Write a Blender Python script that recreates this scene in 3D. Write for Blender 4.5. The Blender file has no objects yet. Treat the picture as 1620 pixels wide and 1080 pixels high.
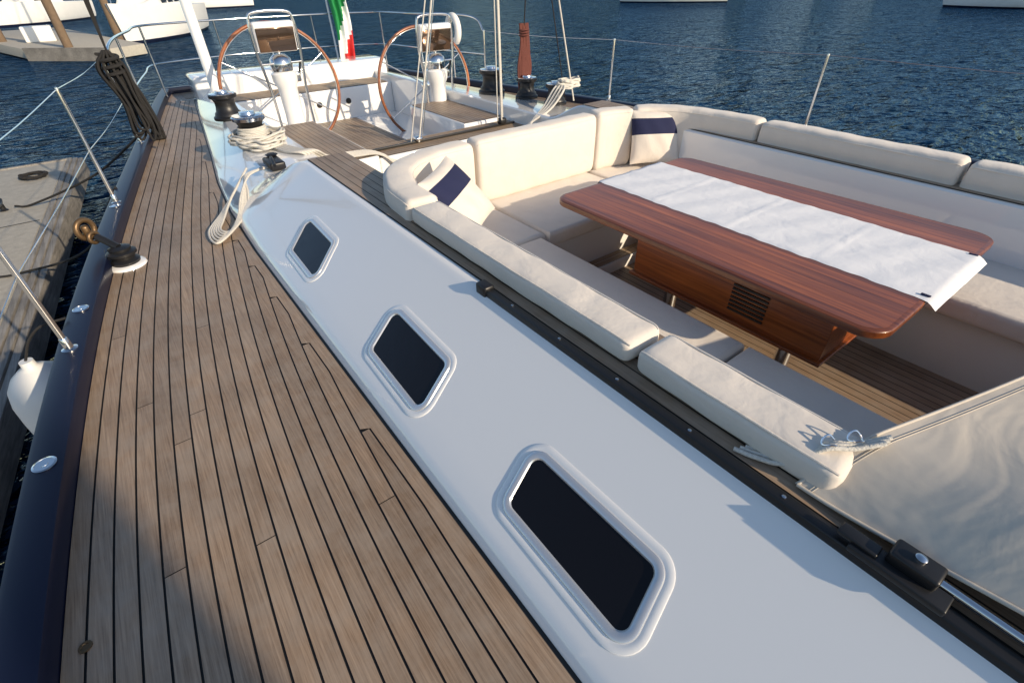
import bpy, math, random
import numpy as np
from mathutils import Vector, Matrix
random.seed(7); np.random.seed(7)
C=bpy.context.scene.collection
# ------------------------------------------------------------------ helpers
def link(o,parent=None):
    C.objects.link(o)
    if parent: o.parent=parent
    return o
def empty(name,loc=(0,0,0),parent=None):
    o=bpy.data.objects.new(name,None); o.location=loc; o.empty_display_size=.1
    return link(o,parent)
def mk(name,verts,faces,mat,parent=None,smooth=None,mi=None):
    me=bpy.data.meshes.new(name); me.from_pydata([tuple(v) for v in verts],[],faces); 
    mats=mat if isinstance(mat,(list,tuple)) else [mat]
    for m in mats: me.materials.append(m)
    if mi: me.polygons.foreach_set("material_index",mi)
    me.update()
    if smooth is not None:
        me.polygons.foreach_set("use_smooth",[True]*len(me.polygons))
        me.set_sharp_from_angle(angle=math.radians(smooth))
    return link(bpy.data.objects.new(name,me),parent)
import bmesh
def bm_obj(name,bm,mat,parent=None,smooth=35):
    bmesh.ops.recalc_face_normals(bm,faces=bm.faces)
    me=bpy.data.meshes.new(name); bm.to_mesh(me); bm.free()
    me.materials.append(mat)
    if smooth:
        me.polygons.foreach_set("use_smooth",[True]*len(me.polygons)); me.set_sharp_from_angle(angle=math.radians(smooth))
    return link(bpy.data.objects.new(name,me),parent)
def box(name,x0,x1,y0,y1,z0,z1,mat,parent=None,bev=0.0,seg=3,rot=None,loc=None):
    bm=bmesh.new(); bmesh.ops.create_cube(bm,size=1)
    for v in bm.verts:
        v.co=Vector(((x0+x1)/2+v.co.x*(x1-x0),(y0+y1)/2+v.co.y*(y1-y0),(z0+z1)/2+v.co.z*(z1-z0)))
    if bev: bmesh.ops.bevel(bm,geom=bm.edges[:],offset=bev,segments=seg,profile=.5,affect='EDGES')
    o=bm_obj(name,bm,mat,parent)
    if rot is not None: o.rotation_euler=rot
    if loc is not None: o.location=loc
    return o
def prism(name,poly,z0,z1,mat,parent=None,bev=0.0,seg=3):
    bm=bmesh.new()
    vs=[bm.verts.new((x,y,z0)) for x,y in poly]; f=bm.faces.new(vs)
    r=bmesh.ops.extrude_face_region(bm,geom=[f])
    for g in r['geom']:
        if isinstance(g,bmesh.types.BMVert): g.co.z=z1
    bmesh.ops.recalc_face_normals(bm,faces=bm.faces)
    if bev:
        es=[e for e in bm.edges if abs(e.verts[0].co.z-e.verts[1].co.z)<1e-6]
        bmesh.ops.bevel(bm,geom=es,offset=bev,segments=seg,profile=.5,affect='EDGES')
    return bm_obj(name,bm,mat,parent)
def cat(pts,n=8):
    P=[Vector(p) for p in pts]; P=[P[0]*2-P[1]]+P+[P[-1]*2-P[-2]]; out=[]
    for i in range(1,len(P)-2):
        for k in range(n):
            t=k/n; a,b,c,d=P[i-1],P[i],P[i+1],P[i+2]
            out.append(.5*((2*b)+(c-a)*t+(2*a-5*b+4*c-d)*t*t+(3*b-3*c+d-a)*t**3))
    out.append(P[-2]); return out
def tube(name,pts,r,mat_,parent=None,n=10,sm=8,closed=False):
    P=cat(pts,sm) if sm else [Vector(p) for p in pts]
    rr=r if isinstance(r,(list,tuple)) else None
    V=[];F=[]; up=Vector((0.13,0.21,.97)); 
    for i,p in enumerate(P):
        t=(P[min(i+1,len(P)-1)]-P[max(i-1,0)])
        if t.length<1e-9: t=Vector((0,0,1))
        t.normalize()
        if i==0:
            a=t.cross(up); 
            if a.length<.1: a=t.cross(Vector((1,0,0)))
            a.normalize()
        else:
            a=(a-t*a.dot(t)).normalized()
        b=t.cross(a)
        R=(rr[0]+(rr[1]-rr[0])*i/(len(P)-1)) if rr else r
        for k in range(n):
            th=2*math.pi*k/n; V.append(p+a*math.cos(th)*R+b*math.sin(th)*R)
    for i in range(len(P)-1):
        for k in range(n):
            F.append((i*n+k,i*n+(k+1)%n,(i+1)*n+(k+1)%n,(i+1)*n+k))
    F.append(tuple(range(n-1,-1,-1))); F.append(tuple((len(P)-1)*n+k for k in range(n)))
    return mk(name,V,F,mat_,parent,smooth=50)
def lathe(name,prof,mat,parent=None,loc=(0,0,0),n=32,rot=None,mats=None,mi=None,smooth=40):
    V=[];F=[];M=[]
    for r,z in prof:
        for k in range(n):
            th=2*math.pi*k/n; V.append((r*math.cos(th),r*math.sin(th),z))
    for i in range(len(prof)-1):
        for k in range(n):
            F.append((i*n+k,i*n+(k+1)%n,(i+1)*n+(k+1)%n,(i+1)*n+k)); M.append(mi[i] if mi else 0)
    F.append(tuple((len(prof)-1)*n+k for k in range(n))); M.append(mi[-1] if mi else 0)
    F.append(tuple(range(n-1,-1,-1))); M.append(0)
    o=mk(name,V,F,mats or mat,parent,smooth=smooth,mi=M); o.location=loc
    if rot: o.rotation_euler=rot
    return o
# ------------------------------------------------------------------ materials
def mat(name,col,rough=.5,metal=0,coat=0,spec=.5,bump=None,var=None,sheen=0):
    m=bpy.data.materials.new(name); m.use_nodes=True; nt=m.node_tree; p=nt.nodes["Principled BSDF"]
    p.inputs["Base Color"].default_value=(*col,1); p.inputs["Roughness"].default_value=rough
    p.inputs["Metallic"].default_value=metal; p.inputs["Coat Weight"].default_value=coat
    p.inputs["Coat Roughness"].default_value=.04
    p.inputs["Specular IOR Level"].default_value=spec
    p.inputs["Sheen Weight"].default_value=sheen
    tc=nt.nodes.new("ShaderNodeTexCoord")
    if var:
        n=nt.nodes.new("ShaderNodeTexNoise"); n.inputs["Scale"].default_value=var[0]; n.inputs["Detail"].default_value=6
        nt.links.new(tc.outputs["Object"],n.inputs["Vector"])
        mx=nt.nodes.new("ShaderNodeMix"); mx.data_type='RGBA'
        mx.inputs[6].default_value=(*[c*(1-var[1]) for c in col],1); mx.inputs[7].default_value=(*[min(1,c*(1+var[1])) for c in col],1)
        nt.links.new(n.outputs["Fac"],mx.inputs[0]); nt.links.new(mx.outputs[2],p.inputs["Base Color"])
    if bump:
        last=None
        for sc,st,ds in bump:
            n=nt.nodes.new("ShaderNodeTexNoise"); n.inputs["Scale"].default_value=sc; n.inputs["Detail"].default_value=4
            n.inputs["Distortion"].default_value=.6 if sc<20 else 0
            nt.links.new(tc.outputs["Object"],n.inputs["Vector"])
            b=nt.nodes.new("ShaderNodeBump"); b.inputs["Strength"].default_value=st; b.inputs["Distance"].default_value=ds
            nt.links.new(n.outputs["Fac"],b.inputs["Height"])
            if last: nt.links.new(last.outputs[0],b.inputs["Normal"])
            last=b
        nt.links.new(last.outputs[0],p.inputs["Normal"])
    return m
def woodmat(name,c1,c2,scale,rough,coat=0,isl=.35,bump=.3,patch=.3,grey=None):
    m=bpy.data.materials.new(name); m.use_nodes=True; nt=m.node_tree; p=nt.nodes["Principled BSDF"]
    L=nt.links.new; N=nt.nodes.new
    tc=N("ShaderNodeTexCoord"); mp=N("ShaderNodeMapping"); mp.inputs["Scale"].default_value=scale
    g=N("ShaderNodeNewGeometry")
    cmb=N("ShaderNodeCombineXYZ"); mul=N("ShaderNodeMath"); mul.operation='MULTIPLY'; mul.inputs[1].default_value=37.
    L(g.outputs["Random Per Island"],mul.inputs[0]); L(mul.outputs[0],cmb.inputs[0]); L(mul.outputs[0],cmb.inputs[1])
    add=N("ShaderNodeVectorMath"); add.operation='ADD'
    L(tc.outputs["Object"],mp.inputs["Vector"]); L(mp.outputs[0],add.inputs[0]); L(cmb.outputs[0],add.inputs[1])
    n=N("ShaderNodeTexNoise"); n.inputs["Scale"].default_value=1; n.inputs["Detail"].default_value=8; n.inputs["Roughness"].default_value=.7; n.inputs["Distortion"].default_value=.3
    L(add.outputs[0],n.inputs["Vector"])
    cr=N("ShaderNodeValToRGB"); cr.color_ramp.elements[0].position=.32; cr.color_ramp.elements[1].position=.68
    cr.color_ramp.elements[0].color=(*c1,1); cr.color_ramp.elements[1].color=(*c2,1)
    L(n.outputs["Fac"],cr.inputs[0])
    n2=N("ShaderNodeTexNoise"); n2.inputs["Scale"].default_value=2.2; n2.inputs["Detail"].default_value=5
    L(tc.outputs["Object"],n2.inputs["Vector"])
    hsv=N("ShaderNodeHueSaturation")
    mr=N("ShaderNodeMapRange"); mr.inputs[1].default_value=0; mr.inputs[2].default_value=1; mr.inputs[3].default_value=1-isl; mr.inputs[4].default_value=1+isl
    L(g.outputs["Random Per Island"],mr.inputs[0])
    mr2=N("ShaderNodeMapRange"); mr2.inputs[1].default_value=.3; mr2.inputs[2].default_value=.7; mr2.inputs[3].default_value=1-patch; mr2.inputs[4].default_value=1+patch
    L(n2.outputs["Fac"],mr2.inputs[0])
    mm=N("ShaderNodeMath"); mm.operation='MULTIPLY'; L(mr.outputs[0],mm.inputs[0]); L(mr2.outputs[0],mm.inputs[1])
    L(mm.outputs[0],hsv.inputs["Value"]); L(cr.outputs[0],hsv.inputs["Color"])
    out=hsv.outputs[0]
    if grey:
        n3=N("ShaderNodeTexNoise"); n3.inputs["Scale"].default_value=6; n3.inputs["Detail"].default_value=8; n3.inputs["Roughness"].default_value=.7
        L(tc.outputs["Object"],n3.inputs["Vector"])
        mx=N("ShaderNodeMix"); mx.data_type='RGBA'; mx.inputs[7].default_value=(*grey,1)
        mr3=N("ShaderNodeMapRange"); mr3.inputs[1].default_value=.4; mr3.inputs[2].default_value=.7; mr3.inputs[4].default_value=.5
        L(n3.outputs["Fac"],mr3.inputs[0]); L(mr3.outputs[0],mx.inputs[0]); L(out,mx.inputs[6]); out=mx.outputs[2]
    L(out,p.inputs["Base Color"])
    p.inputs["Roughness"].default_value=rough; p.inputs["Coat Weight"].default_value=coat; p.inputs["Coat Roughness"].default_value=.05
    b=N("ShaderNodeBump"); b.inputs["Strength"].default_value=bump; b.inputs["Distance"].default_value=.002
    L(n.outputs["Fac"],b.inputs["Height"]); L(b.outputs[0],p.inputs["Normal"])
    return m
WHITE=mat("gelcoat_white",(.87,.86,.84),.10,coat=.9)
WHITE2=mat("white_paint",(.80,.785,.75),.4,var=(3,.05))
NAVY=mat("navy_hull_paint",(.006,.009,.028),.35,coat=.08,spec=.3)
BLACK=mat("black_plastic",(.012,.012,.013),.4)
CAULK=mat("black_caulk",(.010,.010,.010),.6)
STEEL=mat("stainless_steel",(.72,.72,.72),.13,metal=1)
SATIN=mat("satin_aluminium",(.70,.71,.72),.26,metal=.6)
GLASS=mat("dark_window_glass",(.007,.006,.007),.05,spec=.35,bump=[(3,.15,.02)])
FAB=mat("cream_cushion_fabric",(.73,.66,.58),.95,sheen=.2,bump=[(3,.35,.035),(8,.32,.015),(24,.2,.004),(900,.25,.001)],var=(9,.07))
FABN=mat("navy_fabric",(.012,.016,.06),.9,bump=[(900,.3,.001)])
CANV=mat("beige_canvas",(.56,.505,.43),.9,bump=[(2.0,.5,.06),(6,.25,.015),(1200,.2,.001)],var=(4,.09))
CLOTH=mat("white_linen",(.84,.84,.85),.9,bump=[(7,.35,.015),(22,.3,.005),(700,.3,.001)])
ROPEW=mat("white_rope",(.62,.59,.53),.9,bump=[(160,.9,.004)],var=(120,.25))
ROPEB=mat("black_rope",(.015,.014,.014),.9,bump=[(160,.8,.004)])
ROPER=mat("red_brown_rope",(.13,.04,.03),.9,bump=[(160,.8,.004)],var=(100,.4))
BRONZE=mat("bronze_block",(.16,.10,.05),.4,metal=.6)
MIRROR=mat("brown_mirror_panel",(.30,.20,.14),.08,metal=.9)
TEAK=woodmat("weathered_teak",(.18,.118,.072),(.375,.268,.18),(150,4.2,150),.48,isl=.13,patch=.18,grey=(.35,.30,.245))
TEAKX=woodmat("weathered_teak_cross",(.20,.13,.08),(.40,.29,.19),(3.2,110,110),.6,isl=.13,patch=.14,grey=(.40,.34,.26))
MAHOG=woodmat("varnished_mahogany",(.11,.021,.004),(.40,.11,.022),(50,1.3,50),.34,coat=.45,isl=.36,bump=.03,patch=.14)
RIMW=woodmat("varnished_rim_wood",(.20,.06,.02),(.36,.13,.05),(20,20,20),.25,coat=.8,isl=.05,bump=.05)
DOCKW=woodmat("dock_timber",(.13,.12,.11),(.30,.28,.25),(40,1.5,40),.85,isl=.2)
CONC=mat("concrete",(.42,.39,.33),.9,bump=[(60,.5,.01)],var=(14,.25))
PILE=mat("piling_wood",(.16,.11,.07),.9,bump=[(20,.6,.02)],var=(8,.3))
GREEN=mat("flag_green",(.01,.22,.06),.8); RED=mat("flag_red",(.55,.02,.02),.8); FWHITE=mat("flag_white",(.8,.8,.8),.8)
# water
WATER=bpy.data.materials.new("sea_water"); WATER.use_nodes=True
nt=WATER.node_tree; L=nt.links.new; nt.nodes.remove(nt.nodes["Principled BSDF"])
dif=nt.nodes.new("ShaderNodeBsdfDiffuse"); dif.inputs[0].default_value=(.003,.024,.066,1)
glo=nt.nodes.new("ShaderNodeBsdfGlossy"); glo.inputs["Color"].default_value=(.56,.80,1,1); glo.inputs["Roughness"].default_value=.05
fre=nt.nodes.new("ShaderNodeFresnel"); fre.inputs[0].default_value=1.33
mxs=nt.nodes.new("ShaderNodeMixShader")
tc=nt.nodes.new("ShaderNodeTexCoord")
last=None
for sc,st,ds,rot,dt in ((.22,1,1.3,20,2),(.75,1,1.0,50,2),(1.9,1,.42,15,3),(6,.7,.06,70,3)):
    mp=nt.nodes.new("ShaderNodeMapping"); mp.inputs["Scale"].default_value=(1.0,1.9,1); mp.inputs["Rotation"].default_value=(0,0,math.radians(rot))
    n=nt.nodes.new("ShaderNodeTexNoise"); n.inputs["Scale"].default_value=sc; n.inputs["Detail"].default_value=dt; n.inputs["Roughness"].default_value=.5; n.inputs["Distortion"].default_value=.5
    L(tc.outputs["Object"],mp.inputs[0]); L(mp.outputs[0],n.inputs["Vector"])
    b=nt.nodes.new("ShaderNodeBump"); b.inputs["Strength"].default_value=st; b.inputs["Distance"].default_value=ds
    L(n.outputs["Fac"],b.inputs["Height"])
    if last: L(last.outputs[0],b.inputs["Normal"])
    last=b
for nd in (dif,glo,fre): L(last.outputs[0],nd.inputs["Normal"])
L(fre.outputs[0],mxs.inputs[0]); L(dif.outputs[0],mxs.inputs[1]); L(glo.outputs[0],mxs.inputs[2]); L(mxs.outputs[0],nt.nodes["Material Output"].inputs[0])
# ------------------------------------------------------------------ hull curves (boat frame: +Y aft, +X inboard from the side deck)
CX=2.45
pts=np.array([(-3,-.62),(-1,-.68),(0,-.69),(1,-.665),(1.8,-.61),(2.64,-.51),(3.55,-.38),(5,-.13),(6.2,.08),(7.5,.32),(8.5,.51),(10,.82)])
pc=np.polyfit(pts[:,0],pts[:,1],5)
def xr(y): return float(np.polyval(pc,y))
def xb(y): return float(np.interp(y,[-9,3.3,4.1,4.9,5.74,8.5,10],[.38,.38,.405,.47,.58,.91,1.1]))
def ss(a,b,x):
    t=min(1,max(0,(x-a)/(b-a))); return t*t*(3-2*t)
def mx_(V,m): return [(2*CX-v[0],v[1],v[2]) for v in V] if m else V
def mf_(F,m): return [tuple(reversed(f)) for f in F] if m else F
yacht=empty("sailing_yacht")
Y0=-3.0;Y1=9.9
W=.062;G=.0065
def side_deck(m,tag):
    V=[];F=[]
    def strip(yl,lf,rf,butt=0):
        b=len(V)
        for i,y in enumerate(yl):
            yy=y+(butt if i==0 else 0)
            V.append((lf(y),yy,0)); V.append((rf(y),yy,0))
        for i in range(len(yl)-1):
            F.append((b+2*i,b+2*i+1,b+2*i+3,b+2*i+2))
    ys=[Y0+i*.02 for i in range(int((Y1-Y0)/.02)+1)]
    mlim={y:xb(y)-.062 for y in ys}
    edge={y:xr(y)+.06 for y in ys}
    def runs(k):
        cur=[];res=[]
        nxt=Y0+random.uniform(.3,5)
        for y in ys:
            l=xr(y)+.06+k*W; ok=(min(l+W-G,mlim[y])-l)>.45*W
            if ok: cur.append(y)
            if (not ok or y>nxt) and cur:
                res.append(cur); cur=[] 
                if ok: nxt=y+random.uniform(3.5,6); cur=[y]
        if cur: res.append(cur)
        return res
    strip(ys,lambda y:xr(y)+.004,lambda y:xr(y)+.06-G)
    for k in range(24):
        for r in runs(k):
            if len(r)<3: continue
            strip(r[:],lambda y:xr(y)+.06+k*W,lambda y:min(xr(y)+.06+k*W+W-G,mlim[y]),.0035)
            for y in r: edge[y]=max(edge[y],min(xr(y)+.06+k*W+W-G,mlim[y]))
    strip(ys,lambda y:edge[y]+G,lambda y:xb(y)-.006)
    mk("teak_planks_"+tag,mx_(V,m),mf_(F,m),TEAK,yacht)
    V=[];F=[]
    for y in ys[::10]+[Y1]: V+= [(xr(y)-.02,y,-.005),(xb(y)+.05,y,-.005)]
    for i in range(len(V)//2-1): F.append((2*i,2*i+1,2*i+3,2*i+2))
    mk("deck_caulking_"+tag,mx_(V,m),mf_(F,m),CAULK,yacht)
side_deck(False,"a"); side_deck(True,"b")
def hull(m,tag):
    prof=[(.0,-.05),(.002,.060),(-.004,.074),(-.016,.080),(-.095,.083),(-.112,.078),(-.120,.060),(-.122,.0),(-.115,-.12),(-.10,-.5),(-.02,-1.1),(.15,-1.5)]
    ys=[Y0+i*.1 for i in range(int((Y1+.1-Y0)/.1)+1)]
    V=[];F=[];n=len(prof)
    for y in ys:
        for dx,z in prof: V.append((xr(y)+dx,y,z))
    for i in range(len(ys)-1):
        for k in range(n-1): F.append((i*n+k,i*n+k+1,(i+1)*n+k+1,(i+1)*n+k))
    F=[tuple(reversed(f)) for f in F]
    mk("hull_side_"+tag,mx_(V,m),mf_(F,m),NAVY,yacht,smooth=40)
hull(False,"a"); hull(True,"b")
ye=Y1+.0
mk("transom",[(xr(ye)-.12,ye+.06,.07),(2*CX-xr(ye)+.12,ye+.06,.07),(2*CX-xr(ye)-.1,ye-.3,-1.5),(xr(ye)+.1,ye-.3,-1.5)],[(0,1,2,3)],NAVY,yacht)
box("transom_rail",xr(ye)-.11,2*CX-xr(ye)+.11,ye-.02,ye+.09,-.05,.084,NAVY,yacht,bev=.015)
fp=[(-.74,-3.0),(-.68,-5),(-.4,-7.5),(.3,-10.5),(1.3,-13),(2.45,-15.2)]
fp=fp+[(2*CX-x,y) for x,y in fp[-2::-1]]
prism("foredeck_hull",fp,-1.5,-.02,NAVY,yacht,bev=.02)
prism("foredeck_teak",[(CX+(x-CX)*.97,y) for x,y in fp],-.015,.0,TEAK,yacht)
def shadow_mast():
    V=[];F=[];n=24
    for z,s in ((-.05,1),(8,1),(20,.8),(24,.5)):
        for k in range(n): a=2*math.pi*k/n; V.append((CX+.17*s*math.cos(a),-8.6+.26*s*math.sin(a),z))
    for i in range(3):
        for k in range(n): F.append((i*n+k,i*n+(k+1)%n,(i+1)*n+(k+1)%n,(i+1)*n+k))
    F.append(tuple(3*n+k for k in range(n)))
    mk("mast",V,F,WHITE2,yacht,smooth=50)  # out-of-view mast, added and placed so its shadow falls on the near side deck
shadow_mast()
# coaming
def hh(y): return .37-.19*ss(3.66,4.22,y)
def xt(y): return xb(y)+.55-.20*ss(3.55,4.25,y)-.1*ss(4.1,6,y)
def coaming(m,tag):
    prof=[(0,-.03),(.004,.0),(.03,.09),(.09,.165),(.22,.29),(.49,.54),(.76,.785),(.88,.895),(.94,.95),(.975,.985),(1.0,1.0)]
    ys=sorted(set([round(Y0+i*.25,3) for i in range(26)]+[round(3.5+i*.03,3) for i in range(30)]+[round(4.4+i*.2,3) for i in range(23)]))
    V=[];F=[];n=len(prof)+3
    for y in ys:
        h=hh(y); a=xb(y); b=xt(y)
        for t,z in prof: V.append((a+(b-a)*t,y,z*h if z>0 else z))
        V.append((1.235,y,h)); V.append((1.25,y,h-.015)); V.append((1.25,y,-.45))
    for i in range(len(ys)-1):
        for k in range(n-1): F.append((i*n+k,(i+1)*n+k,(i+1)*n+k+1,i*n+k+1))
    F=[tuple(reversed(f)) for f in F]
    F.append(tuple((len(ys)-1)*n+k for k in range(n)))
    mk("coaming_"+tag,mx_(V,m),mf_(F,m),WHITE,yacht,smooth=32)
    V=[];F=[]
    for y in ys: V+=[(xb(y)-.006,y,.002),(xb(y)+.004,y,.006)]
    for i in range(len(ys)-1): F.append((2*i,2*i+1,2*i+3,2*i+2))
    mk("seam_"+tag,mx_(V,m),mf_(F,m),CAULK,yacht)
    V=[];F=[]
    x=.962
    for k in range(5):
        x0=x+k*.0555; b=len(V)
        V+=[(x0,Y0,.376),(x0+.051,Y0,.376),(x0+.051,3.70,.376),(x0,3.70,.376)]; F.append((b,b+1,b+2,b+3))
    mk("teak_capping_"+tag,mx_(V,m),mf_(F,m),TEAK,yacht)
    V=[(.955,Y0,.3735),(1.24,Y0,.3735),(1.24,3.705,.3735),(.955,3.705,.3735)]
    mk("capping_caulk_"+tag,mx_(V,m),mf_([(0,1,2,3)],m),CAULK,yacht)
coaming(False,"a"); coaming(True,"b")
tr=empty("deck_track",parent=yacht)
box("rail_bar",.912,.948,-2.9,1.42,.352,.388,BLACK,tr,bev=.006)
box("rail_end_stop",.905,.955,1.40,1.47,.35,.402,BLACK,tr,bev=.01)
for i in range(12):
    lathe("rivet_%d"%i,[(.0055,0),(.0055,.002),(.003,.003)],STEEL,tr,loc=(.93,1.25-i*.27,.388),n=10)
# windows
def rquad(c,off,r,n=8):
    c=[Vector(p) for p in c]; m=len(c)
    ctr=sum(c,Vector((0,0)))/m; out=[]
    lines=[]
    for i in range(m):
        a=c[i];b=c[(i+1)%m]; d=(b-a).normalized(); nn=Vector((d.y,-d.x))
        if nn.dot(ctr-a)>0: nn=-nn
        lines.append((a+nn*off,d))
    cs=[]
    for i in range(m):
        (p1,d1),(p2,d2)=lines[i-1],lines[i]
        det=d1.x*d2.y-d1.y*d2.x; t=((p2.x-p1.x)*d2.y-(p2.y-p1.y)*d2.x)/det; cs.append(p1+d1*t)
    R=max(.004,r+off)
    for i in range(m):
        p=cs[i]; d1=(cs[i-1]-p).normalized(); d2=(cs[(i+1)%m]-p).normalized()
        ang=math.acos(max(-1,min(1,d1.dot(d2)))); L_=R/math.tan(ang/2)
        a=p+d1*L_; b=p+d2*L_; ctr2=p+(d1+d2).normalized()*(R/math.sin(ang/2))
        a0=math.atan2(a.y-ctr2.y,a.x-ctr2.x); a1=math.atan2(b.y-ctr2.y,b.x-ctr2.x)
        da=(a1-a0+math.pi)%(2*math.pi)-math.pi
        for k in range(n+1):
            th=a0+da*k/n; out.append(Vector((ctr2.x+R*math.cos(th),ctr2.y+R*math.sin(th))))
    return out
sl=(.785-.29)*.37/((.76-.22)*.55)
cs_=1/math.sqrt(1+sl*sl)
def surf(u,v,h):
    z=.29*.37+(u-(.38+.22*.55))*sl
    return (u-h*sl*cs_,v,z+h*cs_)
def window(name,quad,m=False):
    w=empty(name)
    q=[(a/cs_,b) for a,b in quad]
    st=[(.054,-.004),(.052,.002),(.049,.0035),(.034,.004),(.031,.003),(.028,.003),(.026,.007),(.022,.009),(.012,.0095),(.004,.007),(0,.002)]
    V=[];F=[];MI=[];n=None
    for o_,h in st:
        loop=rquad(q,o_,.028); n=len(loop)
        for p_ in loop: V.append(surf(p_.x*cs_,p_.y,h))
    for i in range(len(st)-1):
        for k in range(n): F.append((i*n+k,i*n+(k+1)%n,(i+1)*n+(k+1)%n,(i+1)*n+k)); MI.append(0 if i<5 else 1)
    mk("frame",mx_(V,m),mf_(F,m),[WHITE,SATIN],w,smooth=30,mi=MI)
    V=[surf(p_.x*cs_,p_.y,.002) for p_ in rquad(q,.002,.028)]
    mk("pane",mx_(V,m),[tuple(range(len(V)))],GLASS,w)
    return w
Q=[[(.645,.755),(.65,.285),(.50,.245),(.505,.715)],[(.66,1.765),(.65,1.31),(.49,1.255),(.50,1.70)],[(.69,3.0),(.68,2.59),(.515,2.47),(.525,2.87)]]
for q in Q: window("cabin_window",q)
for q in Q: window("cabin_window",q,True)
# ------------------------------------------------------------------ cockpit structure
def teak_sheet(name,x0,x1,y0,y1,z,w=.055,cross=False,parent=yacht):
    V=[];F=[];g=.005
    a0,a1=(y0,y1) if cross else (x0,x1)
    n=max(1,round((a1-a0)/w)); w=(a1-a0)/n
    for k in range(n):
        a=a0+k*w+g/2;b=a0+(k+1)*w-g/2;i=len(V)
        if cross: V+=[(x0,a,z),(x1,a,z),(x1,b,z),(x0,b,z)]
        else: V+=[(a,y0,z),(b,y0,z),(b,y1,z),(a,y1,z)]
        F.append((i,i+1,i+2,i+3))
    mk(name,V,F,TEAKX if cross else TEAK,parent)
    mk(name+"_caulk",[(x0,y0,z-.004),(x1,y0,z-.004),(x1,y1,z-.004),(x0,y1,z-.004)],[(0,1,2,3)],CAULK,parent)
teak_sheet("settee_sole",1.25,3.65,-1.6,3.1,-.42)
SZ=.055
box("seat_base_near",1.252,1.80,-1.6,3.10,-.45,-.06,WHITE2,yacht,bev=.01)
box("seat_base_far",3.10,3.648,-1.6,3.10,-.45,-.06,WHITE2,yacht,bev=.01)
box("seat_base_aft",1.79,3.11,2.26,3.09,-.45,-.062,WHITE2,yacht,bev=.01)
box("riser_box",1.83,3.07,2.14,2.262,-.45,-.336,WHITE2,yacht,bev=.005)
teak_sheet("seat_slat_riser",1.84,3.06,2.15,2.255,-.332,cross=True)
box("aft_bulkhead",1.252,3.648,3.12,3.22,-.45,.33,WHITE,yacht,bev=.02)
box("front_bulkhead",1.252,3.648,-1.7,-1.6,-.45,.30,WHITE,yacht)
box("coach_roof",.99,3.91,-3.0,-1.75,.2,.385,WHITE,yacht,bev=.03)
teak_sheet("bridge_deck",1.25,3.65,3.22,4.48,-.1)
box("bridge_step",1.252,3.648,3.22,4.49,-.4,-.106,WHITE,yacht,bev=.004)
box("cockpit_sole",1.252,3.648,4.48,8.1,-.40,-.34,WHITE,yacht)
teak_sheet("cockpit_sole_teak",1.95,2.95,5.6,7.95,-.335)
box("helm_seat_left",1.252,1.82,4.5,6.3,-.35,.06,WHITE,yacht,bev=.015)
teak_sheet("helm_seat_left_teak",1.27,1.80,4.52,6.28,.066)
box("helm_seat_right",3.08,3.648,4.98,6.3,-.35,.06,WHITE,yacht,bev=.015)
teak_sheet("helm_seat_right_teak",3.10,3.63,5.0,6.28,.066)
box("traveller_bench",1.83,3.648,4.52,4.95,-.35,.03,WHITE,yacht,bev=.015)
teak_sheet("traveller_bench_teak",1.84,3.63,4.54,4.93,.036,cross=True)
box("traveller_rail",1.86,3.6,4.72,4.75,.037,.06,BLACK,yacht,bev=.004)
box("stern_seat",1.252,3.648,8.0,8.6,-.35,.08,WHITE,yacht,bev=.015)
teak_sheet("stern_seat_teak",1.3,3.6,8.02,8.58,.086,cross=True)
box("stern_coaming",1.0,3.9,8.6,9.25,-.35,.34,WHITE,yacht,bev=.05,seg=4)
box("aft_deck",.7,4.2,9.2,9.88,-.3,-.002,WHITE,yacht)
teak_sheet("aft_deck_teak",.9,4.0,9.27,9.86,.004,cross=True)
for k,x in enumerate((2.0,2.45,2.9)):
    lathe("instrument_%d"%k,[(.04,0),(.04,.01),(.03,.012)],BLACK,yacht,loc=(x,7.998,-.1),rot=(math.radians(90),0,0),n=20)
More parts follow.
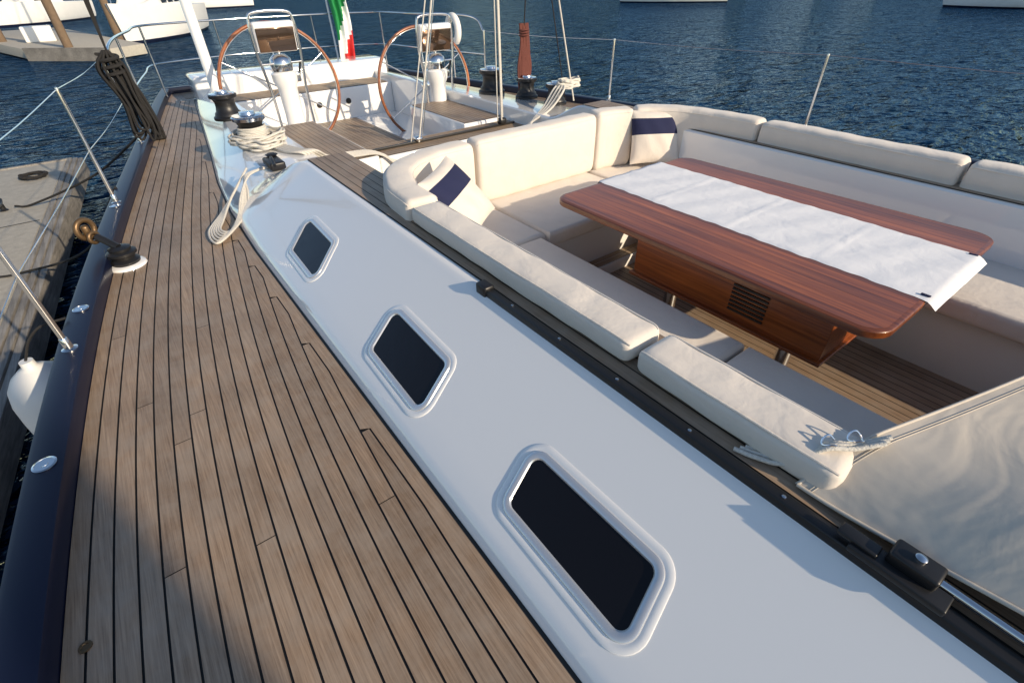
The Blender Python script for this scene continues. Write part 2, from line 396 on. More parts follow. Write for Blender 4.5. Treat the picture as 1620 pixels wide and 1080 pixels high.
# ------------------------------------------------------------------ cushions
def sweep_cushion(name,path,thick,z0,z1,parent=None,lean=0,mat_=FAB,pipe=True):
    P=cat([(x,y,0) for x,y in path],10)
    Ls=[0]
    for i in range(1,len(P)): Ls.append(Ls[-1]+(P[i]-P[i-1]).length)
    T=Ls[-1]; er=.035; ph=random.uniform(0,6)
    ss_=[0,.004,.012,.022,er]+list(np.linspace(er,T-er,max(3,int(T/.03)))[1:-1])+[T-er,T-.022,T-.012,T-.004,T]
    def at(s):
        for i in range(1,len(P)):
            if Ls[i]>=s-1e-9:
                t=(s-Ls[i-1])/max(1e-9,Ls[i]-Ls[i-1]); d=(P[i]-P[i-1]).normalized(); return P[i-1].lerp(P[i],t),d
        return P[-1],(P[-1]-P[-2]).normalized()
    n=28;V=[];F=[];pl=[[],[]]
    for s in ss_:
        p_,d=at(s); nn=Vector((d.y,-d.x,0))
        e=min(s,T-s); k=1 if e>=er else math.sqrt(max(0,1-(1-e/er)**2)); shrink=(1-k)*er
        a=thick/2-shrink; b=(z1-z0)/2-shrink; zc=(z0+z1)/2
        puff=1+.015*math.sin(s*7+ph)+.012*math.sin(s*19+ph)
        for j in range(n):
            th=2*math.pi*j/n; c=math.cos(th); s2=math.sin(th); ex=.42 if min(a,b)/max(a,b)>.5 else .36
            u=a*math.copysign(abs(c)**ex,c)*puff; w=b*math.copysign(abs(s2)**ex,s2)
            V.append(p_+nn*u+Vector((0,0,zc+w+.002*math.sin(s*9+th+ph)+.0015*math.sin(s*31+2*th))))
        if e>=.012:
            for q,sg in ((0,1),(1,-1)):
                c=math.cos(math.radians(45)); u=a*abs(c)**ex*puff; w=b*abs(c)**ex
                pl[q].append(p_+nn*sg*u+Vector((0,0,zc+w+.001)))
    for i in range(len(ss_)-1):
        for j in range(n): F.append((i*n+j,i*n+(j+1)%n,(i+1)*n+(j+1)%n,(i+1)*n+j))
    F.append(tuple(range(n-1,-1,-1))); F.append(tuple((len(ss_)-1)*n+j for j in range(n)))
    o=mk(name,V,F,mat_,parent,smooth=60)
    if pipe:
        for q in (0,1): tube(name+"_piping_%d"%q,pl[q],.0035,mat_,parent,n=6,sm=0)
    return o
ZB=.378;ZT=.468
bc=empty("settee_backrest_cushion")
sweep_cushion("roll_1",[(1.092,.10),(1.088,.4),(1.088,.715)],.17,ZB,ZT,bc)
sweep_cushion("roll_2",[(1.088,.735),(1.088,1.5),(1.09,2.22)],.17,ZB,ZT,bc)
sweep_cushion("corner_roll",[(1.10,2.24),(1.13,2.55),(1.27,2.82),(1.55,2.97),(1.86,2.99)],.20,.05,.485,bc)
sweep_cushion("aft_back",[(1.88,2.97),(2.45,2.97),(3.04,2.97)],.18,.05,.50,bc,lean=0)
sweep_cushion("corner_back_far_1",[(3.06,2.97),(3.25,2.95),(3.42,2.88)],.18,.05,.51,bc)
sweep_cushion("corner_back_far_2",[(3.44,2.87),(3.62,2.72),(3.76,2.45),(3.80,1.93)],.18,.05,.515,bc)
sweep_cushion("far_back_1",[(3.80,1.91),(3.80,1.3),(3.80,.67)],.18,.05,.515,bc)
sweep_cushion("far_back_2",[(3.80,.65),(3.80,0),(3.80,-1.2)],.18,.05,.515,bc)
sc=empty("settee_seat_cushion")
def seat(name,poly): return prism(name,poly,-.058,SZ,FAB,sc,bev=.032,seg=5)
seat("near_1",[(1.26,-1.5),(1.88,-1.5),(1.88,.74),(1.26,.74)])
seat("near_2",[(1.26,.755),(1.88,.755),(1.88,2.20),(1.26,2.20)])
seat("corner",[(1.26,2.215),(1.93,2.215),(1.93,2.95),(1.26,2.95)])
seat("aft",[(1.945,2.19),(3.0,2.19),(3.0,2.95),(1.945,2.95)])
seat("corner_far",[(3.015,2.19),(3.72,2.19),(3.72,2.95),(3.015,2.95)])
seat("far_1",[(3.02,.70),(3.72,.70),(3.72,2.175),(3.02,2.175)])
seat("far_2",[(3.02,-1.5),(3.72,-1.5),(3.72,.685),(3.02,.685)])
def pillow(loc,rot,s=.21):
    N=26;V=[];F=[];MI=[]
    for side in (1,-1):
        for i in range(N+1):
            for j in range(N+1):
                u=i/N*2-1;v=j/N*2-1
                k=(1-abs(u)**2.6)*(1-abs(v)**2.6)
                x=u*s*(1-.06*(1-v*v)); y=v*s*(1-.06*(1-u*u))
                V.append((x,y,side*(.07*max(0,k)**.55+.003*math.sin(u*9+v*5)*k)))
    o0=(N+1)**2
    for sd in (0,1):
        for i in range(N):
            for j in range(N):
                a=sd*o0+i*(N+1)+j; f=(a,a+N+1,a+N+2,a+1)
                F.append(f if sd==0 else f[::-1]); v=(j+.5)/N; MI.append(1 if .54<v<.84 else 0)
    o=mk("throw_pillow",V,F,[FAB,FABN],None,smooth=80,mi=MI); o.location=loc; o.rotation_euler=rot; return o
def rotm(facing,tilt,roll=0):
    fx,fy=facing; f=Vector((fx,fy,0)).normalized(); f=(f*math.cos(tilt)+Vector((0,0,math.sin(tilt)))).normalized()
    u=(Vector((0,0,1))-f*f.z).normalized(); u=Matrix.Rotation(roll,3,f)@u; r=u.cross(f)
    return Matrix((r,u,f)).transposed().to_euler()
pillow((1.45,2.46,.34),rotm((.55,-.83),.75,0.1),.22)
pillow((3.50,2.66,.30),rotm((-.55,-.85),.35,0),.21)
# ------------------------------------------------------------------ table
tb=empty("cockpit_table")
tq=[(1.86,2.08),(3.10,2.08),(3.17,.30),(1.86,.30)]
TZ=.35
def slab(name,quad,r,z0,z1,mat_,parent):
    lp=rquad(quad,0,r); return prism(name,[(p_.x,p_.y) for p_ in lp],z0,z1,mat_,parent,bev=.008,seg=3)
slab("table_top",tq,.10,TZ-.035,TZ,MAHOG,tb)
inner=rquad(tq,-.02,.10)
nb=18
bm=bmesh.new()
for k in range(nb):
    xa=1.86+(3.17-1.86)*k/nb; xb_=1.86+(3.17-1.86)*(k+1)/nb-.0012
    b2=bmesh.new(); vs=[b2.verts.new((p_.x,p_.y,TZ+.0012)) for p_ in inner]; b2.faces.new(vs)
    bmesh.ops.bisect_plane(b2,geom=b2.verts[:]+b2.edges[:]+b2.faces[:],plane_co=(xa,0,0),plane_no=(1,0,0),clear_inner=True)
    bmesh.ops.bisect_plane(b2,geom=b2.verts[:]+b2.edges[:]+b2.faces[:],plane_co=(xb_,0,0),plane_no=(1,0,0),clear_outer=True)
    for f_ in b2.faces: bm.faces.new([bm.verts.new(v.co) for v in f_.verts])
    b2.free()
bmesh.ops.recalc_face_normals(bm,faces=bm.faces)
for f_ in bm.faces:
    if f_.normal.z<0: f_.normal_flip()
o=bm_obj("table_veneer",bm,MAHOG,tb,smooth=None)
box("table_body",2.04,2.96,.50,1.56,.02,TZ-.034,MAHOG,tb,bev=.006)
box("body_lip",2.02,2.98,.485,1.575,.005,.022,MAHOG,tb,bev=.004)
for i in range(7): box("vent_slat_%d"%i,2.032,2.042,.78,.96,.07+i*.022,.08+i*.022,BLACK,tb)
for y in (.70,1.40):
    lathe("table_leg",[(.085,0),(.085,.012),(.036,.02),(.036,.43)],STEEL,tb,loc=(2.22,y,-.42))
rn=empty("table_runner")
V=[];F=[]; nx,ny=30,110
for j in range(ny+1):
    y=.245+(2.12-.245)*j/ny
    for i in range(nx+1):
        x=2.25+.61*i/nx+.006*math.sin(y*9)*(i/nx-.5)+(.0025*math.sin(y*61)+.002*math.sin(y*37) if i in (0,nx) else 0)
        z=TZ+.006+.0015*math.sin(x*40+y*6)+.0015*math.sin(y*31+x*11)
        z+=.003*math.exp(-((x-2.555)/.006)**2)+.0028*math.exp(-((y-1.2)/.007)**2)+.0025*math.exp(-((y-1.66)/.007)**2)+.0025*math.exp(-((y-.74)/.007)**2)
        if i in (0,nx): z=TZ+.0022
        yy=y
        if y<.295: z-= (.295-y)*.55; yy=.295-(.295-y)*.6-.006
        if y>2.085: z-=(y-2.085)*.8; yy=2.085+(y-2.085)*.5+.005
        V.append((x,yy,z))
for j in range(ny):
    for i in range(nx): a=j*(nx+1)+i; F.append((a,a+1,a+nx+2,a+nx+1))
mk("cloth",V,F,CLOTH,rn,smooth=80)
for x in (2.285,2.835):
    box("table_clip",x-.006,x+.006,.30,.335,TZ+.006,TZ+.011,FABN,rn,bev=.002)
# ------------------------------------------------------------------ canvas cover
cv=empty("canvas_cover")
V=[];F=[];nx,ny=90,100
def ye_(x): return .165-.33*(x-1.0)+.04*(x-1)**2
XC0=.99;XC1=2.45
def cz(x,y,t):
    e=min(1,t*2.4/.6); side=max(0,min(1,(x-XC0)/.22))
    z=.388+.105*math.sin(side*math.pi/2)+.07*ss(0,1,e)+.022*math.sin(x*2.6+y*1.7)*ss(0,1,e)*side
    z+=.006*side*math.sin((x*.6+y)*15)*math.exp(-((t-.12)/.12)**2)
    q=x*.9+y*1.35
    z+=side*ss(.02,.25,t)*(.010*math.exp(-((q-.75)/.035)**2)-.008*math.exp(-((q-.55)/.05)**2)+.008*math.exp(-((q-.25)/.04)**2))
    return z
for j in range(ny+1):
    for i in range(nx+1):
        x=XC0+(XC1-XC0)*(i/nx)**1.2; t=(j/ny)**1.4
        y=ye_(x)-t*2.4
        V.append((x,y,cz(x,y,t)))
for j in range(ny):
    for i in range(nx): a=j*(nx+1)+i; F.append((a,a+nx+1,a+nx+2,a+1))
mk("cover_top",V,F,CANV,cv,smooth=80)
Vh=[V[i] for i in range(nx+1)]; V2=[];F=[]
for (x,y,z) in Vh:
    dd=max(.002,min(.14,(z-.385)*1.1))
    V2+=[(x,y,z),(x,y+.006,z-.25*dd),(x,y-.004,z-dd)]
for i in range(nx):
    for k in range(2): a=i*3+k; F.append((a,a+1,a+4,a+3))
mk("cover_flap",V2,F,CANV,cv,smooth=80)
V3=[];F=[]
for j in range(0,ny+1,2):
    x,y,z=V[j*(nx+1)+nx]; V3+=[(x,y,z),(x+.04,y,z-.10),(x+.05,y,z-.30)]
for i in range(len(V3)//3-1):
    for k in range(2): a=i*3+k; F.append((a,a+1,a+4,a+3))
mk("cover_side",V3,F,CANV,cv,smooth=80)
for off in (.026,.032):
    tube("hem_seam",[(x,y-off,cz(x,y-off,off/2.4)+.0008) for (x,y,z) in Vh],.0013,CANV,cv,n=5,sm=0)
tube("hem_side",[(XC0-.002,V[j*(nx+1)][1],V[j*(nx+1)][2]+.001) for j in range(0,ny+1,4)],.005,CANV,cv,n=8,sm=2)
tube("hem_front",[(x,y,z) for (x,y,z) in Vh],.004,CANV,cv,n=8,sm=0)
st=empty("cover_strap")
for dx,dz in ((0,0),(.016,.003),(.030,.0)):
    tube("webbing",[(.972+dx,.33-dx*.5,.384),(.985+dx,.28,.388),(1.01+dx,.215,.405),(1.05+dx,.165,.478),(1.10+dx,.12,.485),(1.15+dx,.08,.505)],.0065,ROPEW,st,n=8)
for k,(x,y,z) in enumerate(((1.045,.20,.455),(1.075,.165,.485),(1.12,.13,.500))):
    tube("d_ring_%d"%k,[(x+.017*math.cos(a),y+.017*math.sin(a),z+.008*math.sin(a*2)) for a in np.linspace(0,2*math.pi,13)],.0026,STEEL,st,n=6,sm=2)
cr=empty("track_car")
box("car_base",.905,.955,-.16,.02,.389,.408,BLACK,cr,bev=.004)
box("car_block",.93,.985,-.13,-.04,.405,.437,BLACK,cr,bev=.007)
box("car_lever",.915,.95,-.03,.05,.405,.418,BLACK,cr,bev=.004)
lathe("car_pin",[(.011,0),(.011,.010),(.007,.013)],STEEL,cr,loc=(.957,-.085,.437),n=16)
tube("steel_rail",[(.968,-.13,.405),(.968,-.5,.405),(.968,-2.4,.405)],.011,STEEL,cr)
# ------------------------------------------------------------------ winches
def winch(name,loc,s=1,chrome=False):
    prof=[(.12,0),(.12,.02),(.105,.03),(.10,.05),(.088,.06),(.078,.10),(.078,.13),(.09,.155),(.108,.165),(.11,.185),(.10,.19),(.10,.195),(.055,.20),(.05,.215),(.02,.218)]
    mi=[0,0,0,0,0,0,0,0,1 if chrome else 0,1 if chrome else 0,1,1,1,1,1]
    return lathe(name,[(r*s,z*s) for r,z in prof],None,None,loc=loc,mats=[BLACK,STEEL],mi=mi)
winch("winch",(.93,5.2,.18),1.3,True); winch("winch",(.98,6.5,.18),1.3)
winch("winch",(3.98,5.7,.18),1.4); winch("winch",(4.12,5.15,.18),1.15); winch("winch",(4.15,4.65,.18),1.1)
def coil(name,c,R,turns,r,mat_,jit=.01,dz=.0,tail=None,parent=None,sq=1,ang0=0):
    pts=[];n=14
    for i in range(turns*n+1):
        a=ang0+2*math.pi*i/n; k=i/n
        rr=R*(1+random.uniform(-1,1)*jit/R)
        pts.append((c[0]+rr*math.cos(a),c[1]+rr*sq*math.sin(a),c[2]+k*dz+random.uniform(0,jit*.5)))
    if tail: pts+=tail
    return tube(name,pts,r,mat_,parent,n=7,sm=4)
rc=empty("rope_coil")
coil("turns",(.93,5.2,.25),.118,6,.010,ROPEW,.006,.014,parent=rc)
coil("loose_loops",(.95,5.17,.20),.22,7,.010,ROPEW,.03,.012,parent=rc)
coil("loose_loops_2",(.96,5.08,.19),.18,6,.010,ROPEW,.03,.012,parent=rc,sq=1.2)
for k in range(5):
    tube("sheet_%d"%k,[(.98+.02*k,5.0,.21),(1.05+.03*k,4.7,.20),(1.15+.03*k,4.55,.20),(1.30+.03*k,4.62+.02*k,.09),(1.60,4.55+.04*k,.085),(1.83,4.50+.03*k,.07),(2.0+.02*k,4.46,-.08)],.010,ROPEW,rc,n=7)
rl=empty("rope_hank")
for k in range(6):
    a=random.uniform(-.03,.03)
    tube("loop_%d"%k,[(.75+.02*k,4.35,.2),(.62,4.25+a,.19),(.50+.012*k,4.05+a,.12),(.42+.01*k,3.85,.05),(.32-.02*k,3.68-.03*k,.02),(.27-.015*k,3.75,.02),(.33,3.92+.02*k,.03),(.46,4.15,.10),(.66,4.42,.2)],.008,ROPEW,rl,n=7)
lathe("turning_block",[(.06,0),(.06,.03),(.035,.05),(.035,.07),(.05,.08),(.03,.09)],BLACK,None,loc=(.88,4.45,.18))
tb2=empty("rope_clutch"); box("body",.80,.92,4.22,4.46,.19,.25,BLACK,tb2,bev=.015); tube("handle",[(.85,4.3,.25),(.82,4.2,.30),(.80,4.05,.28)],.013,BLACK,tb2)
r2=empty("rope_coil")
coil("turns",(4.2,4.5,.36),.13,7,.012,ROPEW,.03,.012,parent=r2,sq=.6)
for k in range(4): tube("tail_%d"%k,[(4.15,4.55,.40),(4.0,4.5-.05*k,.38),(3.8,4.45-.04*k,.22),(3.55,4.35,.12),(3.4,4.25+.05*k,.0)],.012,ROPEW,r2,n=7)
r3=empty("rope_hank")
for k in range(9):
    x=4.06+.014*k; tube("strand_%d"%k,[(x,5.2,.95),(x+.012,5.2+.01*(k%3),.75),(x-.03+.01*k,5.2,.5),(x,5.21,.24),(x+.03,5.2,.26),(x+.03,5.2,.6),(x+.01,5.21,.93)],.012,ROPER,r3,n=7)
tube("wrap",[(4.12+.06*math.cos(a),5.2+.045*math.sin(a),.82+.004*a) for a in np.linspace(0,18,50)],.009,ROPER,r3,n=6,sm=0)
tube("halyard",[(4.12,5.2,.9),(4.05,5.0,2.2),(3.95,4.7,4.5)],.007,ROPEB,r3,n=6)
# deck snatch block by the rail
sb=empty("snatch_block",loc=(.03,.42,0))
lathe("pad",[(.105,0),(.10,.012),(.08,.02)],WHITE,sb,loc=(-.33,3.18,.001))
lathe("drum",[(.075,0),(.08,.02),(.06,.035),(.062,.05),(.08,.06),(.08,.075),(.058,.085),(.06,.10),(.03,.11)],BLACK,sb,loc=(-.33,3.18,.018))
tube("neck",[(-.33,3.18,.12),(-.37,3.23,.15),(-.41,3.27,.18)],.022,BLACK,sb)
tube("shackle",[(-.445+.050*math.cos(a)*.8,3.31+.035*math.cos(a),.225+.055*math.sin(a)) for a in np.linspace(0,2*math.pi,16)],.016,BRONZE,sb,sm=2)
box("cheek",-.465,-.425,3.29,3.33,.18,.25,BRONZE,sb,bev=.015)
tube("shackle_lower",[(-.425+.028*math.cos(a)*.8,3.285+.02*math.cos(a),.175+.03*math.sin(a)) for a in np.linspace(0,2*math.pi,16)],.012,BRONZE,sb,sm=2)
for y in (1.84,2.98,4.55):
    lathe("deck_filler_cap",[(.036,0),(.036,.003),(.030,.005),(.029,.003),(.012,.003),(.011,.005)],STEEL,None,loc=(xr(y)-.055,y,.0825),n=28)
lathe("deck_drain",[(.016,0),(.016,.003),(.010,.003),(.009,.001)],BRONZE,None,loc=(-.60,1.12,.001),n=20)
# ------------------------------------------------------------------ stanchions, lifelines, pushpit
def stanchion(x,y,h):
    s=empty("stanchion",loc=(x,y,.08))
    lathe("base",[(.032,0),(.032,.006),(.018,.012),(.017,.06),(.0135,.065)],STEEL,s,n=16)
    lathe("post",[(.0125,.03),(.0125,h-.02),(.010,h),(.004,h+.004)],STEEL,s,n=16)
    return s
NH=.78
ls=[(-2.0,0),(.55,0),(2.60,0),(4.63,0),(6.5,0)]
for y,_ in ls: stanchion(xr(y)-.055,y,NH)
rs=[(-2.0,0),(.0,0),(2.35,0),(4.7,0),(6.9,0)]
FH=.68
for y,_ in rs: stanchion(2*CX-xr(y)+.03,y,FH)
ll=empty("lifeline")
for zf in (1.0,.5):
    for i in range(len(ls)-1):
        a,b=ls[i][0],ls[i+1][0]
        tube("wire_a",[(xr(a)-.055,a,.08+NH*zf-.01),(xr((a+b)/2)-.055,(a+b)/2,.08+NH*zf-.03),(xr(b)-.055,b,.08+NH*zf-.01)],.003,STEEL,ll,n=6,sm=3)
for i in range(len(rs)-1):
    a,b=rs[i][0],rs[i+1][0]
    X=lambda y:2*CX-xr(y)+.03
    tube("wire_b",[(X(a),a,.08+FH-.01),(X((a+b)/2),(a+b)/2,.08+FH-.03),(X(b),b,.08+FH-.01)],.003,STEEL,ll,n=6,sm=3)
pp=empty("pushpit_rail")
def per(z): 
    return [(xr(6.5)-.05,6.5,.80),(xr(7.2)-.04,7.2,z),(xr(8.6)-.03,8.6,z),(xr(9.5)+.02,9.5,z),(1.6,9.8,z),(2.45,9.85,z),(3.3,9.8,z),(2*CX-xr(9.5)-.02,9.5,z),(2*CX-xr(8.6)+.03,8.6,z),(2*CX-xr(7.2)+.04,7.2,z),(2*CX-xr(6.9)+.03,6.9,.74)]
tube("top_rail",per(.92),.014,STEEL,pp); tube("mid_rail",[(x,y,.45) for x,y,z in per(.45)],.011,STEEL,pp)
for x,y in ((xr(7.6)-.04,7.6),(xr(9.3)+.02,9.3),(1.7,9.8),(3.2,9.8),(2*CX-xr(9.3)-.02,9.3),(2*CX-xr(7.6)+.04,7.6)):
    tube("post",[(x,y,.05),(x,y,.5),(x,y,.92)],.013,STEEL,pp,sm=2)
# ------------------------------------------------------------------ wheels and pedestals
def wheel(x,y,z,R=.63):
    w=empty("steering_wheel",loc=(x,y,z)); w.rotation_euler=(math.radians(-6),0,0)
    n=64
    tube("rim",[(R*math.cos(a),0,R*math.sin(a)) for a in np.linspace(0,2*math.pi,n+1)],.019,RIMW,w,n=10,sm=0)
    tube("inner_rim",[((R-.022)*math.cos(a),0,(R-.022)*math.sin(a)) for a in np.linspace(0,2*math.pi,n+1)],.006,STEEL,w,n=8,sm=0)
    for k in range(6):
        a=math.pi/6+k*math.pi/3; tube("spoke_%d"%k,[(.05*math.cos(a),-.03,.05*math.sin(a)),(R*.5*math.cos(a),-.02,R*.5*math.sin(a)),((R-.02)*math.cos(a),0,(R-.02)*math.sin(a))],.009,STEEL,w,sm=3,n=8)
    lathe("hub",[(.06,-.03),(.065,0),(.05,.03),(.02,.04)],STEEL,w,rot=(math.radians(90),0,0))
def pedestal(x,y,z0,top):
    p_=empty("helm_pedestal",loc=(x,y,0))
    lathe("column",[(.17,z0),(.16,z0+.04),(.12,z0+.12),(.105,.1),(.11,top-.50),(.14,top-.44),(.145,top-.36),(.10,top-.33)],WHITE,p_)
    lathe("compass",[(.115,top-.33),(.125,top-.27),(.115,top-.21),(.07,top-.17),(.02,top-.16)],STEEL,p_)
    tube("guard",[(-.20,-.05,z0+.02),(-.20,-.05,.3),(-.245,-.05,top-.1),(-.235,-.05,top+.16),(-.17,-.05,top+.24),(.17,-.05,top+.24),(.235,-.05,top+.16),(.245,-.05,top-.1),(.20,-.05,.3),(.20,-.05,z0+.02)],.016,STEEL,p_)
    tube("guard_cross",[(-.22,-.05,top-.25),(0,-.06,top-.25),(.22,-.05,top-.25)],.012,STEEL,p_)
    pod=empty("pod",loc=(0,-.08,top),parent=p_); pod.rotation_euler=(math.radians(10),0,0)
    box("housing",-.22,.22,0,.08,-.15,.15,WHITE,pod,bev=.025,seg=4)
    box("cover_panel",-.205,.205,-.012,.004,-.135,.10,MIRROR,pod,bev=.008)
    tube("pod_bracket",[(0,.03,-.12),(0,.06,-.25)],.02,STEEL,pod,sm=2)
    box("throttle_base",.10,.18,-.04,.06,top-.46,top-.36,STEEL,p_,bev=.015); tube("throttle",[(.17,0,top-.40),(.2,-.02,top-.30),(.21,-.04,top-.24)],.012,BLACK,p_)
wheel(1.80,7.2,.29,.71); wheel(3.60,6.75,.18,.70)
pedestal(1.74,6.75,-.34,.88); pedestal(3.53,6.3,-.34,.78)
davit=lathe("davit_pole",[(.075,0),(.075,.05),(.06,.07),(.058,2.2),(.055,4.2),(.02,4.22)],WHITE,None,loc=(1.10,7.6,.18),n=24)
fl=empty("ensign_flag")
tube("flag_staff",[(3.38,9.4,.3),(3.48,9.7,1.4),(3.52,9.8,2.6)],.014,WHITE,fl,sm=3)
V=[];F=[];MI=[]
nz,nu=40,24
for i in range(nz+1):
    z=2.2-i/nz*2.25; w=.16+.10*i/nz
    for j in range(nu+1):
        u=j/nu; V.append((3.52+.08*(1-i/nz)+ (u-.5)*w*1.25+.02*math.sin(i*.3),9.25+.05*math.sin(u*16+i*.12)+.3*(1-i/nz),z+.08*u))
for i in range(nz):
    for j in range(nu):
        a=i*(nu+1)+j; F.append((a,a+1,a+nu+2,a+nu+1)); q=i/nz+.25*(j/nu-.5); MI.append(0 if q<.60 else (1 if q<.78 else 2))
mk("flag_cloth",V,F,[GREEN,FWHITE,RED],fl,smooth=80,mi=MI)
lb=empty("horseshoe_buoy",loc=(4.5,7.4,.75)); 
tube("ring",[(0,.14*math.cos(a),.17*math.sin(a)) for a in np.linspace(math.radians(-60),math.radians(240),18)],.05,WHITE2,lb,sm=2,n=12)
ms=empty("mainsheet")
ap=(3.2,4.5,3.9)
for b,r,m_ in (((3.40,4.7,.1),.009,ROPEW),((3.45,4.75,.1),.009,ROPEW),((3.36,4.72,.1),.006,ROPEW),((2.35,4.7,.05),.009,ROPEW),((2.42,4.76,.05),.005,STEEL),((2.28,4.74,.05),.006,ROPEW),((4.35,4.55,.2),.009,ROPEW),((4.28,4.62,.2),.006,ROPEB)):
    tube("line",[b,tuple((b[i]+ap[i])/2+(.01 if i==0 else 0) for i in range(3)),ap],r,m_,ms,n=8,sm=3)
box("sheet_block",3.38,3.47,4.69,4.77,.055,.12,BLACK,ms,bev=.02)
box("sheet_block_2",2.32,2.40,4.69,4.77,.055,.10,STEEL,ms,bev=.02)
rb=empty("hanging_rope_bundle")
bx,by=xr(6.2)+.07,6.2
for k in range(14):
    a=k*.6; dx=.06*math.cos(a); dy=.06*math.sin(a)
    tube("strand_%d"%k,[(bx-.03+dx*.3,by+dy*.3,.92),(bx-.04+dx*1.8,by+dy,.78),(bx-.0+dx*1.2,by+dy*1.2,.5),(bx+.02+dx*1.9,by+dy,.16+.04*(k%4)),(bx+.08+dx,by+dy,.30),(bx+.02+dx*1.2,by,.6),(bx-.02,by,.9)],.011,ROPEB,rb,n=7)
tube("hank",[(bx-.03+.075*math.cos(a),by+.07*math.sin(a),.70+.009*a) for a in np.linspace(0,22,66)],.015,ROPEB,rb,n=6,sm=0)
for dx in (0,.05,.1): tube("line_up",[(bx-.02,by,.9),(bx-.0+dx,by,2.5),(bx+dx*2,by,4.8)],.008,ROPEB,rb,n=6)
fairlead=empty("fairlead"); box("block",xr(6.9)+.02,xr(6.9)+.12,6.85,7.0,.0,.10,BLACK,fairlead,bev=.02); tube("horn",[(xr(6.9)+.07,6.8,.12),(xr(6.9)+.07,6.93,.15),(xr(6.9)+.07,7.05,.12)],.02,BLACK,fairlead)
ml=empty("mooring_line")
tube("line_1",[(xr(7)-.05,7,.1),(-.5,8.0,-.5),(-1.3,8.6,-.86),(-1.5,8.7,-.87)],.013,ROPEB,ml)
tube("line_2",[(xr(5)-.1,5.0,.09),(-.7,5.6,-.55),(-1.35,6.3,-.86),(-1.6,6.4,-.87)],.011,ROPEB,ml)
fd=empty("fender",loc=(-.80,2.86,-.42))
lathe("body",[(.02,-.36),(.06,-.345),(.10,-.31),(.135,-.25),(.157,-.17),(.16,-.05),(.16,.08),(.155,.17),(.135,.25),(.10,.30),(.055,.335),(.03,.35),(.028,.38)],mat("white_vinyl",(.72,.72,.70),.4,var=(6,.08)),fd,smooth=60)
tube("lanyard",[(0,0,.38),(.05,.03,.46),(.12,.04,.51),(.22,.04,.515)],.006,ROPEB,fd,n=6)
# ------------------------------------------------------------------ surroundings
mk("water",[(-900,-600,-1.3),(1200,-600,-1.3),(1200,1500,-1.3),(-900,1500,-1.3)],[(0,1,2,3)],WATER)
dk=empty("dock")
def dxe(y): return -1.39+.093*(y-3.9)
prism("concrete_deck",[(dxe(-4)-.22,-4),(dxe(10.9)-.22,10.9),(-6,10.9),(-6,-4)],-1.15,-.90,CONC,dk,bev=.01)
for k in range(3):
    o0=.205-k*.07; prism("edge_plank_%d"%k,[(dxe(-4)-o0,-4),(dxe(-4)-o0+.06,-4),(dxe(11)-o0+.06,11),(dxe(11)-o0,11)],-1.1-.03*k,-.89-.012*k,DOCKW,dk,bev=.005)
prism("end_plank",[(dxe(11)-.2,10.91),(dxe(11)-.2,10.98),(-6,10.98),(-6,10.91)],-1.1,-.885,DOCKW,dk,bev=.005)
for y in (2.0,5.0,8.0):
    mk("expansion_joint_%d"%int(y),[(-5.98,y,-.896),(dxe(y)-.24,y,-.896),(dxe(y)-.24,y+.02,-.896),(-5.98,y+.02,-.896)],[(0,1,2,3)],CAULK,dk)
FB=mat("float_black",(.03,.03,.03),.7)
for y in (1.5,3.2,4.9,6.6,8.3,10.0): 
    box("float_%d"%int(y*10),-5.8,dxe(y)-.3,y-.55,y+.55,-1.6,-1.152,FB,dk)
cl=empty("dock_cleat",loc=(-1.62,8.7,-.895)); lathe("post",[(.05,0),(.03,.02),(.03,.07)],BLACK,cl,n=16); tube("horn",[(0,-.14,.10),(0,0,.075),(0,.14,.10)],.022,BLACK,cl)
coil("dock_line_coil",(-1.35,10.1,-.885),.15,5,.014,ROPEB,.03,.006)
fd2=empty("finger_dock")
prism("deck",[(-2.2,32.7),(.7,29.7),(2.2,31.0),(-1.0,48),(-6,47)],-1.25,-.85,CONC,fd2,bev=.02)
prism("fascia",[(-2.25,32.6),(.75,29.6),(.8,29.66),(-2.2,32.66)],-1.3,-.8,DOCKW,fd2)
box("dock_box",-2.2,-1.0,36,36.8,-.85,-.2,WHITE2,fd2,bev=.05)
for k,(x,y) in enumerate(((-.6,31.9),(1.6,36.5),(-3.2,38))): lathe("piling_%d"%k,[(.18,-2),(.17,2.5),(.15,4.2),(.05,4.4)],PILE,fd2,loc=(x,y,0),n=16)
BLUEG=mat("boat_window",(.02,.03,.05),.1)
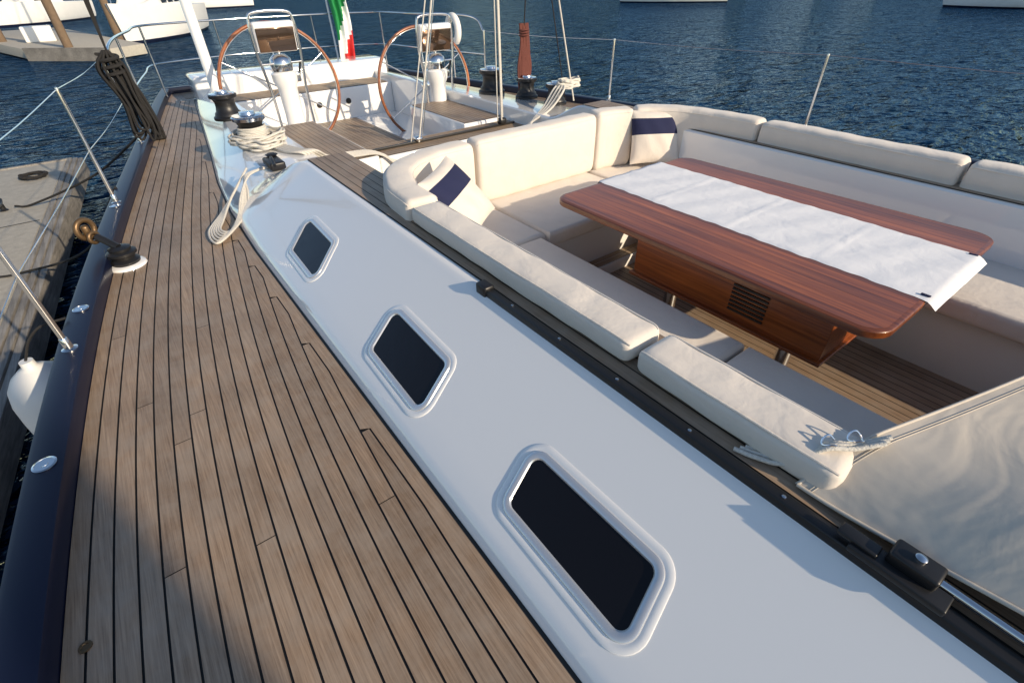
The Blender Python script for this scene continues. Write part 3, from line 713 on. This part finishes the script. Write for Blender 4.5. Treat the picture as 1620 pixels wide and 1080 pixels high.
def boat(name,x,y,ang,Ln,Bm,fb=1.1,mast=True,stripe=True,cabin=True):
    b=empty(name,loc=(x,y,-1.3)); b.rotation_euler=(0,0,ang)
    ns=18;V=[];F=[];MI=[]
    prof=[(1.0,1.0),(1.0,.86),(.97,.6),(.93,.3),(.86,.10),(.8,0.0),(.6,-.35)]
    n=len(prof)
    for i in range(ns+1):
        t=i/ns; w=Bm/2*(.72+.28*math.sin(min(1,t/.45)*math.pi/2)) if t<.45 else Bm/2*math.cos((t-.45)/.55*math.pi/2)**.75
        w=max(w,.02); f_=fb*(1+.25*t*t)
        for s in (1,-1):
            for wx,wz in prof: V.append((s*w*wx,-Ln/2+t*Ln+ (.5*wz if t>.9 else 0),wz*f_))
    for i in range(ns):
        for s in (0,1):
            for k in range(n-1):
                a=i*2*n+s*n+k; q=(a,a+1,a+2*n+1,a+2*n); F.append(q if s else q[::-1]); MI.append(1 if (stripe and k in(4,)) else 0)
        F.append((i*2*n,(i+1)*2*n,(i+1)*2*n+n,i*2*n+n)); MI.append(0)
    F.append(tuple(range(n))+tuple(range(2*n-1,n-1,-1))); MI.append(0)
    mk("hull",V,F,[WHITE2,NAVY],b,smooth=35,mi=MI)
    if cabin:
        bm=bmesh.new(); bmesh.ops.create_cube(bm,size=1)
        for v in bm.verts:
            k=1 if v.co.z<0 else .8; v.co=Vector((v.co.x*Bm*.62*k,v.co.y*Ln*.42*k+.02*Ln,fb+.25+v.co.z*.75))
        bmesh.ops.bevel(bm,geom=bm.edges[:],offset=.12,segments=3,affect='EDGES'); bm_obj("cabin",bm,WHITE2,b)
        for s in (-1,1): 
            for k in range(3): box("cabin_window_%d"%k,s*Bm*.285-.02,s*Bm*.285+.02,-Ln*.12+k*Ln*.1,-Ln*.12+k*Ln*.1+Ln*.07,fb+.22,fb+.42,BLUEG,b,bev=.015)
    if mast:
        tube("mast",[(0,Ln*.08,fb),(0,Ln*.08,Ln*.7),(0,Ln*.08,Ln*1.25)],.08,SATIN,b,sm=2)
        tube("boom",[(0,Ln*.07,fb+1.3),(0,-Ln*.3,fb+1.3)],.07,WHITE2,b,sm=2)
        tube("forestay",[(0,Ln*.5,fb*1.2),(0,Ln*.08,Ln*1.2)],.02,STEEL,b,sm=2); tube("backstay",[(0,-Ln*.48,fb),(0,Ln*.08,Ln*1.24)],.015,STEEL,b,sm=2)
    tube("guard_rail",[(Bm*.36,-Ln*.48,fb+.6),(Bm*.45,0,fb+.65),(Bm*.25,Ln*.33,fb+.8),(0,Ln*.52,fb+.9),(-Bm*.25,Ln*.33,fb+.8),(-Bm*.45,0,fb+.65),(-Bm*.36,-Ln*.48,fb+.6)],.02,STEEL,b,sm=6,n=6)
boat("moored_sailboat",4.2,41.5,math.radians(155),11,3.9,1.5)
boat("moored_motorboat",-6.2,42.5,math.radians(200),10,3.6,1.6,mast=False)
boat("moored_sailboat",13,80,math.radians(95),12,3.8,1.4)
boat("moored_sailboat",-2,66,math.radians(150),12,3.8,1.4)
for x,y,Ln in ((52,40,11),(57,12.2,9),(96,52,10),(92,30,10),(118,84,11),(140,60,10)):
    boat("moored_sailboat",x,y,math.atan2(y,x)+random.uniform(-.2,.2),Ln,3.4,1.1)
hv=[];hf=[]
N=160
for i in range(N+1):
    a=math.radians(-80+i*(260/N)); R=620
    h=16+9*math.sin(i*.21)+5*math.sin(i*.57+1)+2*math.sin(i*1.7)
    hv+=[(R*math.cos(a),R*math.sin(a),-2),((R+60)*math.cos(a),(R+60)*math.sin(a),h*.7),((R+160)*math.cos(a),(R+160)*math.sin(a),h)]
for i in range(N):
    for k in range(2): a=i*3+k; hf.append((a,a+3,a+4,a+1))
mk("hills",hv,hf,mat("wooded_shore",(.05,.07,.035),.95,var=(.05,.4),bump=[(.2,1,3)]),None,smooth=60)
# ------------------------------------------------------------------ light
az=math.radians(17); el=math.radians(23)
S=Vector((math.sin(az)*math.cos(el),-math.cos(az)*math.cos(el),math.sin(el)))
sun=bpy.data.lights.new("sun","SUN"); sun.energy=5; sun.angle=math.radians(.53); sun.color=(1,.83,.61)
so=bpy.data.objects.new("sun",sun); link(so); so.rotation_euler=S.to_track_quat('Z','Y').to_euler()
w=bpy.data.worlds.new("World"); bpy.context.scene.world=w; w.use_nodes=True
sk=w.node_tree.nodes.new("ShaderNodeTexSky"); sk.sky_type='NISHITA'; sk.sun_disc=False; sk.sun_elevation=el
sk.sun_rotation=math.atan2(S.x,S.y); sk.ozone_density=1.5; sk.dust_density=.6
bg=w.node_tree.nodes["Background"]; bg.inputs[1].default_value=.15; w.node_tree.links.new(sk.outputs[0],bg.inputs[0])
# ------------------------------------------------------------------ camera
f=763.0
d=Vector((22,-1003,-f)).normalized(); up=-d
fw=Vector((0,0,-1)); fw=(fw-up*fw.dot(up)).normalized(); rt=fw.cross(up)
R=Matrix.Rotation(math.radians(-36.5),3,'Z')@Matrix((rt,fw,up))
cd=bpy.data.cameras.new("camera"); cd.sensor_width=36; cd.lens=f/1620*36; cd.clip_end=3000; cd.clip_start=.02
co=link(bpy.data.objects.new("camera",cd)); co.matrix_world=Matrix.Translation((0,0,1.4))@R.to_4x4()
sc_=bpy.context.scene; sc_.camera=co; sc_.view_settings.view_transform='Standard'; sc_.view_settings.look='None'; sc_.view_settings.exposure=0
